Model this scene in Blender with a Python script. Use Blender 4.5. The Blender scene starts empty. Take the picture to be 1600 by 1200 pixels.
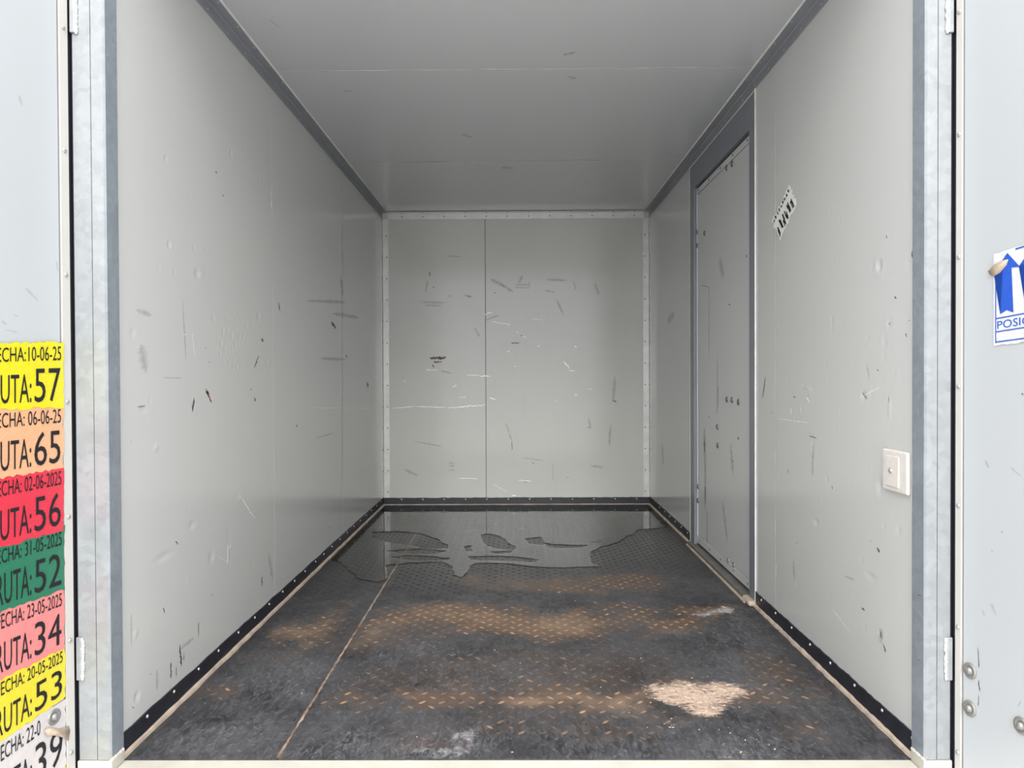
import bpy, bmesh, math, random
import numpy as np
from mathutils import Vector, Matrix
random.seed(7); rng = np.random.default_rng(7)
C = bpy.context.scene.collection
sc = bpy.context.scene

# ------------------------------------------------------------------ camera
FPX = 1090.0
CAM = Vector((0.0057, -1.748, 0.9626)); YAW, PITCH, ROLL = 0.0070, -0.0105, -0.0043
def cam_axes():
    cy, sy = math.cos(YAW), math.sin(YAW)
    f = Vector((-sy*math.cos(PITCH), cy*math.cos(PITCH), math.sin(PITCH)))
    r = Vector((cy, sy, 0)); u = r.cross(f)
    c, s = math.cos(ROLL), math.sin(ROLL)
    return c*r+s*u, -s*r+c*u, f
AR, AU, AF = cam_axes()
cd = bpy.data.cameras.new('camera'); co = bpy.data.objects.new('camera', cd); C.objects.link(co)
cd.sensor_width = 36; cd.lens = FPX*36/1600; cd.clip_start = 0.01
M = Matrix.Identity(4)
for i in range(3):
    M[i][0] = AR[i]; M[i][1] = AU[i]; M[i][2] = -AF[i]; M[i][3] = CAM[i]
co.matrix_world = M; sc.camera = co

# ------------------------------------------------------------------ light
SKY, EXPO = 1.0, 1.56
w = bpy.data.worlds.new('overcast'); sc.world = w; w.use_nodes = True
nt = w.node_tree; nt.nodes.clear()
tc = nt.nodes.new('ShaderNodeTexCoord'); sp = nt.nodes.new('ShaderNodeSeparateXYZ')
rp = nt.nodes.new('ShaderNodeValToRGB'); bg = nt.nodes.new('ShaderNodeBackground'); wo = nt.nodes.new('ShaderNodeOutputWorld')
rp.color_ramp.elements[0].position = 0.0; rp.color_ramp.elements[0].color = (0.80, 0.815, 0.835, 1)
rp.color_ramp.elements[1].position = 1.0; rp.color_ramp.elements[1].color = (1.66, 1.70, 1.75, 1)
bg.inputs['Strength'].default_value = SKY
nt.links.new(tc.outputs['Generated'], sp.inputs[0]); nt.links.new(sp.outputs['Z'], rp.inputs[0])
nt.links.new(rp.outputs[0], bg.inputs[0]); nt.links.new(bg.outputs[0], wo.inputs[0])
sc.view_settings.view_transform = 'Standard'; sc.view_settings.look = 'None'
sc.view_settings.gamma = 1; sc.view_settings.use_curve_mapping = False
sc.view_settings.exposure = EXPO
# the sun behind thick bright haze, low behind the camera: a very soft source
sl = bpy.data.lights.new('hazy_sun', 'SUN'); sl.energy = 1.1; sl.angle = math.radians(40); sl.color = (1.0, .985, .95)
so = bpy.data.objects.new('hazy_sun', sl); C.objects.link(so); so.location = (0, -8, 6)
so.rotation_euler = Vector((0, math.cos(math.radians(31)), -math.sin(math.radians(31)))).to_track_quat('-Z', 'Y').to_euler()

# ------------------------------------------------------------------ helpers
H, L = 2.195, 3.483                      # inside height and length; inside width 2 m (x -1..1), opening at y = 0
def ray(px, py):
    return AF + AR*((px-800)/FPX) + AU*((600-py)/FPX)
def hit(px, py, p0, n):
    d = ray(px, py); p0 = Vector(p0); n = Vector(n)
    return CAM + d*((p0-CAM).dot(n)/d.dot(n))
def onL(px, py): return hit(px, py, (-1, 0, 0), (1, 0, 0))
def onR(px, py): return hit(px, py, (1, 0, 0), (1, 0, 0))
def onB(px, py): return hit(px, py, (0, L, 0), (0, 1, 0))
def onF(px, py): return hit(px, py, (0, 0, 0), (0, 0, 1))
def onC(px, py): return hit(px, py, (0, 0, H), (0, 0, 1))

def tagp(o, label=None, cat=None, kind=None, group=None):
    if label: o['label'] = label
    if cat: o['category'] = cat
    if kind: o['kind'] = kind
    if group: o['group'] = group
    return o
def link(name, me, mat=None, parent=None, smooth=False):
    o = bpy.data.objects.new(name, me); C.objects.link(o)
    if mat and not me.materials: me.materials.append(mat)
    if parent:
        o.parent = parent
        o.matrix_parent_inverse = Matrix.Identity(4)
    if smooth: me.polygons.foreach_set('use_smooth', [True]*len(me.polygons))
    return o
def fin(name, bm, mat, parent=None, smooth=False):
    me = bpy.data.meshes.new(name); bm.to_mesh(me); bm.free()
    return link(name, me, mat, parent, smooth)
def empty(name, loc, label=None, cat=None, kind=None, group=None, rot=None):
    o = bpy.data.objects.new(name, None); C.objects.link(o); o.empty_display_size = .05
    o.location = loc
    if rot is not None: o.rotation_euler = rot
    return tagp(o, label, cat, kind, group)
def box(bm, x0, x1, y0, y1, z0, z1, bev=0.0):
    r = bmesh.ops.create_cube(bm, size=1.0)
    vs = r['verts']
    for v in vs:
        v.co = Vector(((x0+x1)/2+v.co.x*(x1-x0), (y0+y1)/2+v.co.y*(y1-y0), (z0+z1)/2+v.co.z*(z1-z0)))
    if bev:
        es = list({e for v in vs for e in v.link_edges})
        bmesh.ops.bevel(bm, geom=es, offset=bev, segments=2, affect='EDGES', profile=.5)
def boxo(name, dims, mat, parent=None, bev=0.0):
    bm = bmesh.new(); box(bm, *dims, bev=bev); return fin(name, bm, mat, parent)
def prism(bm, pts, a0, a1, axis):
    """closed 2D outline pts extruded along axis from a0 to a1"""
    def mk(p, a):
        if axis == 'x': return Vector((a, p[0], p[1]))
        if axis == 'y': return Vector((p[0], a, p[1]))
        return Vector((p[0], p[1], a))
    A = [bm.verts.new(mk(p, a0)) for p in pts]; B = [bm.verts.new(mk(p, a1)) for p in pts]
    n = len(pts)
    bm.faces.new(A); bm.faces.new(B[::-1])
    for i in range(n): bm.faces.new((A[i], B[i], B[(i+1) % n], A[(i+1) % n]))
    bmesh.ops.recalc_face_normals(bm, faces=bm.faces)
def lathe(bm, prof, n=14, mtx=Matrix.Identity(4)):
    rings = []
    for (r, z) in prof:
        if r < 1e-6: rings.append([bm.verts.new(mtx @ Vector((0, 0, z)))])
        else: rings.append([bm.verts.new(mtx @ Vector((r*math.cos(2*math.pi*i/n), r*math.sin(2*math.pi*i/n), z))) for i in range(n)])
    for a, b in zip(rings, rings[1:]):
        for i in range(n):
            j = (i+1) % n
            if len(a) == 1: bm.faces.new((a[0], b[i], b[j]))
            elif len(b) == 1: bm.faces.new((a[i], a[j], b[0]))
            else: bm.faces.new((a[i], a[j], b[j], b[i]))
    bmesh.ops.recalc_face_normals(bm, faces=bm.faces)
def frame(o, n, up=(0, 0, 1)):
    """matrix whose local z is n and local y close to up"""
    n = Vector(n).normalized(); up = Vector(up)
    x = up.cross(n).normalized(); y = n.cross(x)
    m = Matrix.Identity(4)
    for i in range(3): m[i][0] = x[i]; m[i][1] = y[i]; m[i][2] = n[i]; m[i][3] = o[i]
    return m

# ------------------------------------------------------------------ materials
class NT:
    def __init__(s, name):
        s.m = bpy.data.materials.new(name); s.m.use_nodes = True
        s.t = s.m.node_tree; s.b = s.t.nodes['Principled BSDF']; s.out = s.t.nodes['Material Output']
    def n(s, typ, **kw):
        x = s.t.nodes.new(typ)
        for k, v in kw.items():
            if k in x.inputs: x.inputs[k].default_value = v
            else: setattr(x, k, v)
        return x
    def l(s, a, b): s.t.links.new(a, b)
    def coord(s, scale=(1, 1, 1)):
        tcn = s.n('ShaderNodeTexCoord'); mp = s.n('ShaderNodeMapping'); mp.inputs['Scale'].default_value = scale
        s.l(tcn.outputs['Object'], mp.inputs[0]); return mp.outputs[0]
    def noise(s, scale, detail=4, rough=.55, vec=None, dist=0):
        x = s.n('ShaderNodeTexNoise'); x.inputs['Scale'].default_value = scale; x.inputs['Detail'].default_value = detail
        x.inputs['Roughness'].default_value = rough; x.inputs['Distortion'].default_value = dist
        s.l(vec if vec is not None else s.coord(), x.inputs['Vector']); return x.outputs[0]
    def ramp(s, src, p0, p1, c0=(0, 0, 0, 1), c1=(1, 1, 1, 1)):
        x = s.n('ShaderNodeValToRGB'); e = x.color_ramp.elements
        e[0].position = p0; e[1].position = p1; e[0].color = c0; e[1].color = c1
        s.l(src, x.inputs[0]); return x.outputs[0]
    def mix(s, fac, a, b):
        x = s.n('ShaderNodeMix', data_type='RGBA')
        for v, i in ((fac, 0), (a, 6), (b, 7)):
            if isinstance(v, (int, float, tuple)): x.inputs[i].default_value = v
            else: s.l(v, x.inputs[i])
        return x.outputs[2]
    def math(s, op, a, b=0.0):
        x = s.n('ShaderNodeMath', operation=op)
        for v, i in ((a, 0), (b, 1)):
            if isinstance(v, (int, float)): x.inputs[i].default_value = v
            else: s.l(v, x.inputs[i])
        return x.outputs[0]
    def attr(s, name):
        x = s.n('ShaderNodeAttribute'); x.attribute_name = name; return x
    def bump(s, h, strength, dist):
        x = s.n('ShaderNodeBump'); x.inputs['Strength'].default_value = strength; x.inputs['Distance'].default_value = dist
        s.l(h, x.inputs['Height']); s.l(x.outputs[0], s.b.inputs['Normal'])
    def set(s, **kw):
        for k, v in kw.items():
            i = s.b.inputs[k.replace('_', ' ')]
            if isinstance(v, (int, float)): i.default_value = v
            elif isinstance(v, tuple): i.default_value = (*v, 1) if len(v) == 3 else v
            else: s.l(v, i)
        return s
def simple(name, col, rough=.5, metal=0.0, var=.08, vscale=25, bump=0.0):
    a = NT(name)
    nz = a.noise(vscale)
    c0 = tuple(x*(1-var) for x in col)+(1,); c1 = tuple(min(1, x*(1+var)) for x in col)+(1,)
    a.set(Base_Color=a.ramp(nz, .3, .7, c0, c1), Roughness=rough, Metallic=metal)
    if bump: a.bump(a.noise(vscale*6, 3), bump, .002)
    return a.m
def paint(name, col, rough, wav=.0035, scuff=.10):
    a = NT(name)
    grime = a.ramp(a.noise(2.3, 6, .6), .42, .75)
    streak = a.ramp(a.noise(3.0, 5, .6, a.coord((7, 7, 1.0))), .50, .80)
    c = a.mix(a.math('MULTIPLY', grime, scuff), (*col, 1), (col[0]*.80, col[1]*.79, col[2]*.76, 1))
    c = a.mix(a.math('MULTIPLY', streak, scuff*.8), c, (col[0]*.86, col[1]*.86, col[2]*.86, 1))
    a.set(Base_Color=c, Roughness=rough, Specular_IOR_Level=.75)
    h = a.math('ADD', a.noise(4.5, 2, .4), a.math('MULTIPLY', a.noise(28, 2, .4), .12))
    a.bump(h, .35, wav*2)
    return a.m
m_wall = paint('grey_wall_paint', (.545, .545, .525), .16, .0010, .05)
m_ceil = paint('grey_ceiling_paint', (.505, .51, .515), .17, .0004, .02)
m_back = paint('grey_back_wall_paint', (.52, .52, .485), .15, .0006, .24)
m_door = paint('pale_rear_door_paint', (.41, .425, .435), .34, .001, .03)
m_sdoor = paint('grey_side_door_paint', (.57, .575, .56), .28, .001, .10)
m_core = simple('panel_core', (.74, .74, .72), .6)
m_seamdark = simple('dark_joint', (.10, .10, .10), .6)
m_angle = simple('blue_grey_angle', (.20, .215, .24), .35, .15, .06, 12)
m_cove = simple('grey_cove_paint', (.25, .255, .275), .36, 0.0, .06, 9)
m_strip = simple('brushed_strip', (.62, .62, .60), .38, .35, .08, 14)
m_black = simple('black_skirting', (.016, .017, .024), .42, 0, .35, 22)
m_caulk = simple('tan_sealant', (.46, .37, .29), .65, 0, .22, 18, .3)
m_white_caulk = simple('pale_sealant', (.64, .64, .61), .6, 0, .1, 20)
m_cream = simple('cream_painted_steel', (.50, .475, .41), .42, 0, .08, 9)
m_aluw = simple('pale_profile', (.47, .45, .42), .42, .05, .03, 9)
m_seal = simple('black_rubber_seal', (.012, .013, .017), .5)
m_rivet = simple('rivet_metal', (.72, .72, .70), .35, .6)
m_rivetd = simple('dull_rivet', (.13, .125, .115), .5, .3)
m_bolt = simple('bolt_metal', (.27, .26, .245), .42, .6, .2, 90)
m_boltd = simple('dull_bolt', (.21, .20, .185), .42, .6, .15, 90)
m_plast = simple('ivory_plastic', (.66, .62, .57), .38, 0, .05, 60)
m_ground = simple('concrete_yard', (.48, .47, .46), .85, 0, .15, 3)
def galv(name, col, rough, metal):
    a = NT(name); v = a.n('ShaderNodeTexVoronoi'); v.inputs['Scale'].default_value = 60
    a.l(a.coord(), v.inputs['Vector'])
    sx = a.n('ShaderNodeSeparateColor'); a.l(v.outputs['Color'], sx.inputs[0])
    nz = a.noise(7, 5)
    c = a.ramp(a.math('ADD', a.math('MULTIPLY', sx.outputs[0], .35), nz), .25, 1.0, tuple(x*.74 for x in col)+(1,), col+(1,))
    rr = a.ramp(a.math('ADD', a.math('MULTIPLY', sx.outputs[1], .4), a.noise(20, 4)), .3, 1.1, (rough*.7,)*3+(1,), (rough*1.3,)*3+(1,))
    a.set(Base_Color=c, Roughness=rr, Metallic=metal); a.bump(a.noise(30, 4), .12, .001)
    return a.m
m_galv = galv('galvanised_steel', (.35, .365, .375), .42, .40)
m_galvd = galv('galvanised_inner_face', (.36, .40, .44), .42, .45)

def decal_mat(name, col, rough=.6, top=1.0, r0=.18, r1=.62):
    a = NT(name); at = a.attr('a')
    nz = a.noise(160, 4, .65)
    fac = a.ramp(a.math('MULTIPLY', at.outputs['Fac'], a.math('ADD', nz, .45)), r0, r1, (0, 0, 0, 1), (top, top, top, 1))
    tr = a.n('ShaderNodeBsdfTransparent'); mx = a.n('ShaderNodeMixShader')
    a.set(Base_Color=col, Roughness=rough, Specular_IOR_Level=.75 if rough < .3 else .5)
    a.l(fac, mx.inputs[0]); a.l(tr.outputs[0], mx.inputs[1]); a.l(a.b.outputs[0], mx.inputs[2]); a.l(mx.outputs[0], a.out.inputs[0])
    return a.m
d_dark = decal_mat('dark_scuff', (.045, .047, .055)); d_grey = decal_mat('grey_smudge', (.30, .30, .29), .6, .34, .12, 1.2); d_white = decal_mat('white_scrape', (.92, .92, .89), .2)
d_rust = decal_mat('rust_smear', (.13, .065, .045)); d_red = decal_mat('red_brown_mark', (.26, .09, .07))

def strokes(name, lst, fn, nrm, mat, parent, off=.0006):
    """flat scrapes and scuffs lying on a surface: tapered ragged strips; lst of (x0,y0,x1,y1,width) measured on that surface"""
    V, F, A = [], [], []
    nrm = Vector(nrm)
    for (x0, y0, x1, y1, wd) in lst:
        a, b = fn(x0, y0), fn(x1, y1)
        c = fn((x0+x1)/2, (y0+y1)/2); wv = fn((x0+x1)/2+ (0 if abs(y1-y0) < abs(x1-x0) else wd/2), (y0+y1)/2+(wd/2 if abs(y1-y0) < abs(x1-x0) else 0))
        wr = max((wv-c).length*1.2, .0011)*({d_grey: 2.3, d_white: 1.7}.get(mat, 1.0))
        d = b-a; ln = max(d.length, 1e-4); d = d/ln; a = a-d*wr*.6; b = b+d*wr*.6; ln += wr*1.2
        s = nrm.cross(d).normalized()
        n = max(4, min(40, int(ln/.006)))
        base = len(V)
        for i in range(n+1):
            t = i/n; prof = min(1, 4.2*min(t, 1-t)+.12)
            jit = random.uniform(.55, 1.2)
            p = a+(b-a)*t+s*random.uniform(-.25, .25)*wr*(.3 if mat == d_grey else 1)+nrm*off
            V += [p-s*wr*prof*jit*.75, p, p+s*wr*prof*jit*.75]; A += [0, random.uniform(.7, 1.0)*(1 if 0 < i < n else .1), 0]
            if i:
                k = base+3*i
                F += [(k-3, k-2, k+1, k), (k-2, k-1, k+2, k+1)]
    me = bpy.data.meshes.new(name); me.from_pydata([tuple(v) for v in V], [], F)
    at = me.attributes.new('a', 'FLOAT', 'POINT'); at.data.foreach_set('value', A)
    o = link(name, me, mat, parent); o['kind'] = 'stuff'; return o

# rivet meshes (shared)
def rivet_mesh(name, r, h, mat):
    bm = bmesh.new(); lathe(bm, [(r, 0), (r, h*.35), (r*.72, h*.8), (r*.3, h), (0, h)], 10)
    me = bpy.data.meshes.new(name); bm.to_mesh(me); bm.free(); me.materials.append(mat)
    me.polygons.foreach_set('use_smooth', [True]*len(me.polygons)); return me
rv_light = rivet_mesh('rivet', .0048, .003, m_rivet); rv_dark = rivet_mesh('rivet_dull', .0048, .003, m_rivetd); rv_grey = rivet_mesh('rivet_grey', .0042, .0025, simple('painted_rivet', (.34, .34, .36), .4, .3))
def rivet(me, p, n, parent, name='rivet'):
    o = bpy.data.objects.new(name, me); C.objects.link(o); o.parent = parent
    pm = Matrix.Translation(parent.location) @ parent.rotation_euler.to_matrix().to_4x4()
    o.matrix_local = pm.inverted() @ frame(Vector(p), n, (0, 0, 1) if abs(Vector(n).z) < .9 else (0, 1, 0)); return o
def screw_mesh(name, mat):
    bm = bmesh.new(); lathe(bm, [(.0058, 0), (.0056, .0012), (.004, .003), (.0015, .0036), (0, .0036)], 12)
    box(bm, -.0042, .0042, -.0007, .0007, .0026, .0042); box(bm, -.0007, .0007, -.0042, .0042, .0026, .0042)
    me = bpy.data.meshes.new(name); bm.to_mesh(me); bm.free(); me.materials.append(mat); return me
screw_me = screw_mesh('screw', simple('steel_screw', (.42, .42, .41), .35, .7))
def bolt_mesh(name, r, mat):
    bm = bmesh.new()
    lathe(bm, [(r, 0), (r, r*.12), (r*.93, r*.2), (r*.62, r*.22), (r*.55, r*.12), (r*.45, r*.12), (r*.42, r*.36), (r*.28, r*.5), (0, r*.54)], 20)
    me = bpy.data.meshes.new(name); bm.to_mesh(me); bm.free(); me.materials.append(mat)
    for p in me.polygons: p.use_smooth = True
    return me
bolt_big = bolt_mesh('bolt', .0185, m_bolt); bolt_small = bolt_mesh('bolt_dull', .0150, m_boltd); bolt_light = bolt_mesh('bolt_bright', .0150, m_bolt)

# ------------------------------------------------------------------ yard outside
bm = bmesh.new(); box(bm, -30, 30, -40, 20, -.95, -.75)
tagp(fin('ground', bm, m_ground), 'grey concrete yard below the truck box, outside the open doors', 'ground', 'structure')

# ------------------------------------------------------------------ walls, ceiling with panels
def dent_panel(name, parent, mat, o, du, dv, n, lu, lv, dents, res, depth=.012, gap=.0012):
    """rectangular sheet: front grid with pressed-in dents and a folded edge; o corner, du/dv unit axes, n outward normal"""
    o, du, dv, n = map(Vector, (o, du, dv, n))
    nu, nv = max(1, int(lu/res)), max(1, int(lv/res))
    if not dents: nu = nv = 1
    U = np.linspace(gap, lu-gap, nu+1); Vv = np.linspace(gap, lv-gap, nv+1)
    uu, vv = np.meshgrid(U, Vv, indexing='ij'); hh = np.zeros_like(uu)
    for (cu, cv, ru, rv, dp) in dents:
        q = ((uu-cu)/ru)**2+((vv-cv)/rv)**2
        hh += 1.9*dp*(np.exp(-q)-.45*np.exp(-q/2.6))
    P = np.array(o)[None, None]+uu[..., None]*np.array(du)+vv[..., None]*np.array(dv)+hh[..., None]*np.array(n)
    V = [tuple(p) for p in P.reshape(-1, 3)]
    idx = lambda i, j: i*(nv+1)+j
    F = [(idx(i, j), idx(i+1, j), idx(i+1, j+1), idx(i, j+1)) for i in range(nu) for j in range(nv)]
    if du.cross(dv).dot(n) < 0: F = [f[::-1] for f in F]
    ns = len(F)
    c = [Vector(V[idx(0, 0)]), Vector(V[idx(nu, 0)]), Vector(V[idx(nu, nv)]), Vector(V[idx(0, nv)])]
    k = len(V); V += [tuple(q) for q in c]+[tuple(q-n*depth) for q in c]
    sk = [(k+i, k+4+i, k+4+(i+1) % 4, k+(i+1) % 4) for i in range(4)]+[(k+4, k+5, k+6, k+7)]
    F += sk
    me = bpy.data.meshes.new(name); me.from_pydata(V, [], F)
    me.polygons.foreach_set('use_smooth', [i < ns for i in range(len(F))])
    return link(name, me, mat, parent)

yL1, yL2 = onL(427, 585).y, onL(535, 585).y
yR1 = onR(1212, 585).y
def rand_dents(n, lu, lv, vmax=1.0, ru=(.004, .011), dp=(.0006, .0016)):
    return [(random.uniform(.03, lu-.03), random.uniform(.08, lv*vmax), random.uniform(*ru), random.uniform(*ru)*1.3, -random.uniform(*dp)*random.choice((1, 1, -.7))) for _ in range(n)]
def px_dents(lst, fn):
    out = []
    for (x, y, ru, rv, dp) in lst:
        p = fn(x, y); out.append((p.y, p.z, ru, rv, dp))
    return out
wl = tagp(boxo('wall_left', (-1.05, -1.008, 0, L+.05, -.06, H+.05), m_core), 'left side wall of pale grey painted panels with dents and dark scuffs', 'wall', 'structure')
dl = px_dents([(259, 248, .010, .006, -.003), (361, 240, .007, .02, -.0025), (264, 382, .009, .011, -.003), (303, 387, .007, .012, -.002), (248, 421, .007, .008, -.002),
               (272, 425, .007, .008, -.002), (308, 427, .018, .014, -.003), (333, 497, .010, .014, -.002), (404, 495, .018, .016, -.002), (357, 862, .006, .03, .003), (347, 304, .006, .006, -.002),
               (424, 312, .005, .02, .003), (302, 635, .008, .012, -.003), (225, 640, .02, .008, -.002), (300, 820, .02, .012, -.002), (244, 700, .012, .008, .002), (214, 1088, .012, .012, -.003),
               (207, 520, .012, .012, -.002), (212, 990, .010, .010, .002), (375, 780, .03, .008, .0015), (330, 870, .02, .02, -.002), (255, 870, .05, .01, -.002)], onL)
dl += px_dents([(368+random.uniform(-26, 18), 535+random.uniform(-30, 40), random.uniform(.004, .008), random.uniform(.008, .016), -.0022) for _ in range(26)], onL)
dl += rand_dents(70, yL1, H)
ys = [0, yL1, yL2, L]
for a, b in zip(ys, ys[1:]):
    dd = [(u-a, v, r1, r2, d) for (u, v, r1, r2, d) in dl if a <= u < b] if a == 0 else []
    dent_panel('panel', wl, m_wall, (-1, a, 0), (0, 1, 0), (0, 0, 1), (1, 0, 0), b-a, H, dd, .007)
strokes('seam_sealant', [(535, 285, 535, 790, 1.2)], onL, (1, 0, 0), m_white_caulk, wl)
DL = [(214, 636, 227, 634, 2.5), (303, 623, 301, 642, 4), (320, 545, 322, 544, 2), (397, 575, 404, 556, 2), (391, 608, 393, 609, 3), (397, 622, 399, 626, 2.5), (409, 530, 411, 532, 3), (435, 473, 437, 485, 2),
      (518, 504, 524, 512, 3), (493, 685, 522, 676, 1.5), (281, 1009, 283, 1040, 4), (267, 1035, 267, 1059, 3), (310, 971, 310, 996, 1.6), (255, 949, 257, 958, 2.5), (409, 903, 409, 914, 3), (329, 930, 332, 929, 2),
      (233, 1055, 238, 1051, 1.6), (274, 846, 278, 850, 2), (337, 268, 338, 270, 2), (348, 305, 349, 306, 2), (326, 566, 328, 566, 2.5), (541, 556, 542, 557, 2), (574, 600, 575, 602, 2), (463, 664, 464, 666, 2), (287, 1020, 287, 1033, 2),
      (514, 824, 516, 825, 2), (203, 690, 205, 690, 1.5), (206, 1104, 209, 1107, 1.5), (275, 1042, 275, 1056, 1.5)]
strokes('scuff_marks', DL, onL, (1, 0, 0), d_dark, wl)
strokes('grey_smudges', [(283, 1013, 301, 998, 6), (205, 960, 205, 1010, 2), (215, 485, 235, 492, 7), (222, 550, 226, 570, 9), (533, 442, 535, 454, 3), (500, 560, 540, 562, 4), (520, 490, 560, 496, 6), (255, 590, 285, 591, 2), (480, 470, 540, 472, 5), (285, 470, 290, 560, 2), (245, 1050, 245, 1075, 3), (420, 870, 425, 900, 3)], onL, (1, 0, 0), d_grey, wl)
strokes('white_scrapes', [(481, 637, 587, 638, 1.3), (423, 300, 424, 325, 2), (360, 848, 354, 881, 2), (372, 771, 398, 810, 1.5), (300, 520, 305, 560, 1.2), (285, 522, 292, 523, 1.5), (340, 870, 360, 880, 1)], onL, (1, 0, 0), d_white, wl)
strokes('red_marks', [(322, 610, 330, 627, 5), (322, 612, 326, 616, 4)], onL, (1, 0, 0), d_red, wl)

wr = tagp(boxo('wall_right', (1.008, 1.05, 0, 1.0, -.06, H+.05), m_core), 'right side wall of pale grey painted panels around the narrow side door', 'wall', 'structure')
# side door opening on the right wall
yN, yF = onR(1181, 585).y, onR(1079, 585).y       # near and far outer edges of the door frame
for v in wr.data.vertices:                          # backing reaches the near side of the opening only; more pieces beyond
    if v.co.y > .5: v.co.y = yN
boxo('panel_backing', (1.008, 1.05, yF, L+.05, -.06, H+.05), m_core, wr)
boxo('panel_backing', (1.008, 1.05, yN, yF, H-.04, H+.05), m_core, wr)
dr = px_dents([(1261, 605, .03, .006, .003), (1240, 654, .02, .006, .002), (1300, 500, .01, .012, -.002), (1374, 415, .012, .016, -.003), (1390, 505, .012, .01, -.002), (1270, 700, .01, .03, -.002),
               (1250, 640, .008, .01, .003), (1262, 620, .007, .009, -.003), (1350, 618, .012, .012, -.003), (1375, 760, .014, .02, -.003), (1390, 640, .006, .03, .002), (1346, 875, .01, .006, -.002), (1275, 815, .02, .01, -.002), (1360, 900, .03, .008, -.002), (1376, 990, .01, .012, -.002)], onR)
dr += rand_dents(85, yR1, H, .75)
for a, b in ((0, yR1), (yR1, yN), (yF, L)):
    dd = [(u-a, v, r1, r2, d) for (u, v, r1, r2, d) in dr if a <= u < b] if a == 0 else []
    dent_panel('panel', wr, m_wall, (1, a, 0), (0, 1, 0), (0, 0, 1), (-1, 0, 0), b-a, H, dd, .007)
strokes('seam_sealant', [(1212, 105, 1212, 970, 1.3)], onR, (-1, 0, 0), m_white_caulk, wr)
DR = [(1196, 591, 1192, 621, 2.5), (1204, 644, 1207, 645, 2), (1240, 620, 1243, 621, 3), (1264, 681, 1277, 685, 2.5), (1425, 393, 1426, 402, 3), (1399, 464, 1400, 466, 3), (1416, 522, 1416, 526, 3), (1371, 578, 1373, 579, 3.5),
      (1347, 613, 1355, 624, 1.5), (1371, 857, 1374, 862, 4), (1347, 950, 1351, 954, 3), (1375, 987, 1378, 998, 3), (1381, 1007, 1384, 1018, 3.5), (1243, 848, 1247, 848, 1.5), (1389, 505, 1390, 507, 2), (1389, 618, 1389, 630, 1.5), (1231, 735, 1232, 738, 2), (1385, 368, 1386, 372, 2), (1300, 760, 1301, 764, 1.5), (1420, 500, 1422, 501, 2), (1360, 845, 1362, 846, 2)]
strokes('scuff_marks', DR, onR, (-1, 0, 0), d_dark, wr)
strokes('grey_smudges', [(1270, 700, 1270, 740, 3), (1320, 900, 1335, 906, 3), (1376, 990, 1376, 996, 6), (1045, 500, 1052, 493, 3), (1035, 700, 1036, 720, 2), (1240, 880, 1241, 900, 3), (1355, 570, 1358, 590, 2)], onR, (-1, 0, 0), d_grey, wr)
strokes('white_scrapes', [(1252, 600, 1271, 611, 2), (1214, 654, 1267, 661, 1.5), (1340, 624, 1377, 604, 1.6), (1262, 622, 1264, 625, 3), (1236, 640, 1236, 646, 2.5), (1300, 950, 1330, 990, 1), (1213, 880, 1213, 900, 1.5)], onR, (-1, 0, 0), d_white, wr)

wb = tagp(boxo('wall_back', (-1.05, 1.05, L+.008, L+.05, -.06, H+.05), m_seamdark), 'back wall of two grey painted panels with white scrapes and dark smudges', 'wall', 'structure')
xB = onB(759, 585).x
dent_panel('panel', wb, m_back, (-1, L, 0), (1, 0, 0), (0, 0, 1), (0, -1, 0), xB+1, H, [], .02, gap=.0022)
dent_panel('panel', wb, m_back, (xB, L, 0), (1, 0, 0), (0, 0, 1), (0, -1, 0), 1-xB, H, [], .02, gap=.0022)
NB = (0, -1, 0)
strokes('rust_smears', [(673, 560, 695, 559, 8), (678, 566, 690, 565, 4), (799, 536, 812, 536, 3), (671, 424, 672, 431, 2.5), (675, 570, 678, 574, 3)], onB, NB, d_rust, wb)
strokes('grey_smudges', [(658, 472, 695, 473, 2.5), (665, 477, 690, 478, 2), (854, 437, 884, 438, 3), (770, 438, 786, 446, 5), (784, 445, 800, 455, 4), (805, 445, 827, 445, 2), (805, 449, 827, 450, 2), (827, 440, 827, 450, 1.5), (815, 433, 812, 440, 4), (727, 461, 737, 464, 3), (700, 462, 706, 463, 2), (853, 454, 866, 456, 3),
        (742, 513, 749, 525, 3), (896, 440, 900, 452, 2), (930, 445, 935, 458, 4), (961, 591, 958, 627, 4), (954, 666, 952, 694, 4), (864, 723, 864, 752, 1.5), (925, 728, 940, 730, 4), (702, 723, 710, 724, 2), (702, 728, 710, 728, 2), (702, 734, 710, 735, 2), (760, 500, 780, 492, 2), (690, 580, 705, 583, 2.5), (635, 735, 650, 742, 4),
        (700, 400, 720, 401, 2), (665, 455, 668, 440, 3), (870, 470, 880, 490, 3), (815, 715, 850, 720, 1.5), (920, 655, 923, 668, 3), (790, 660, 800, 690, 2), (648, 690, 690, 697, 2)], onB, NB, d_grey, wb)
strokes('scuff_marks', [(800, 689, 800, 704, 1.8), (818, 752, 824, 754, 1.8), (831, 722, 835, 725, 2), (957, 625, 963, 628, 3), (918, 667, 922, 669, 2), (730, 462, 734, 464, 2), (676, 448, 679, 449, 2), (772, 457, 774, 458, 2), (885, 746, 889, 746, 1.5)], onB, NB, d_dark, wb)
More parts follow.
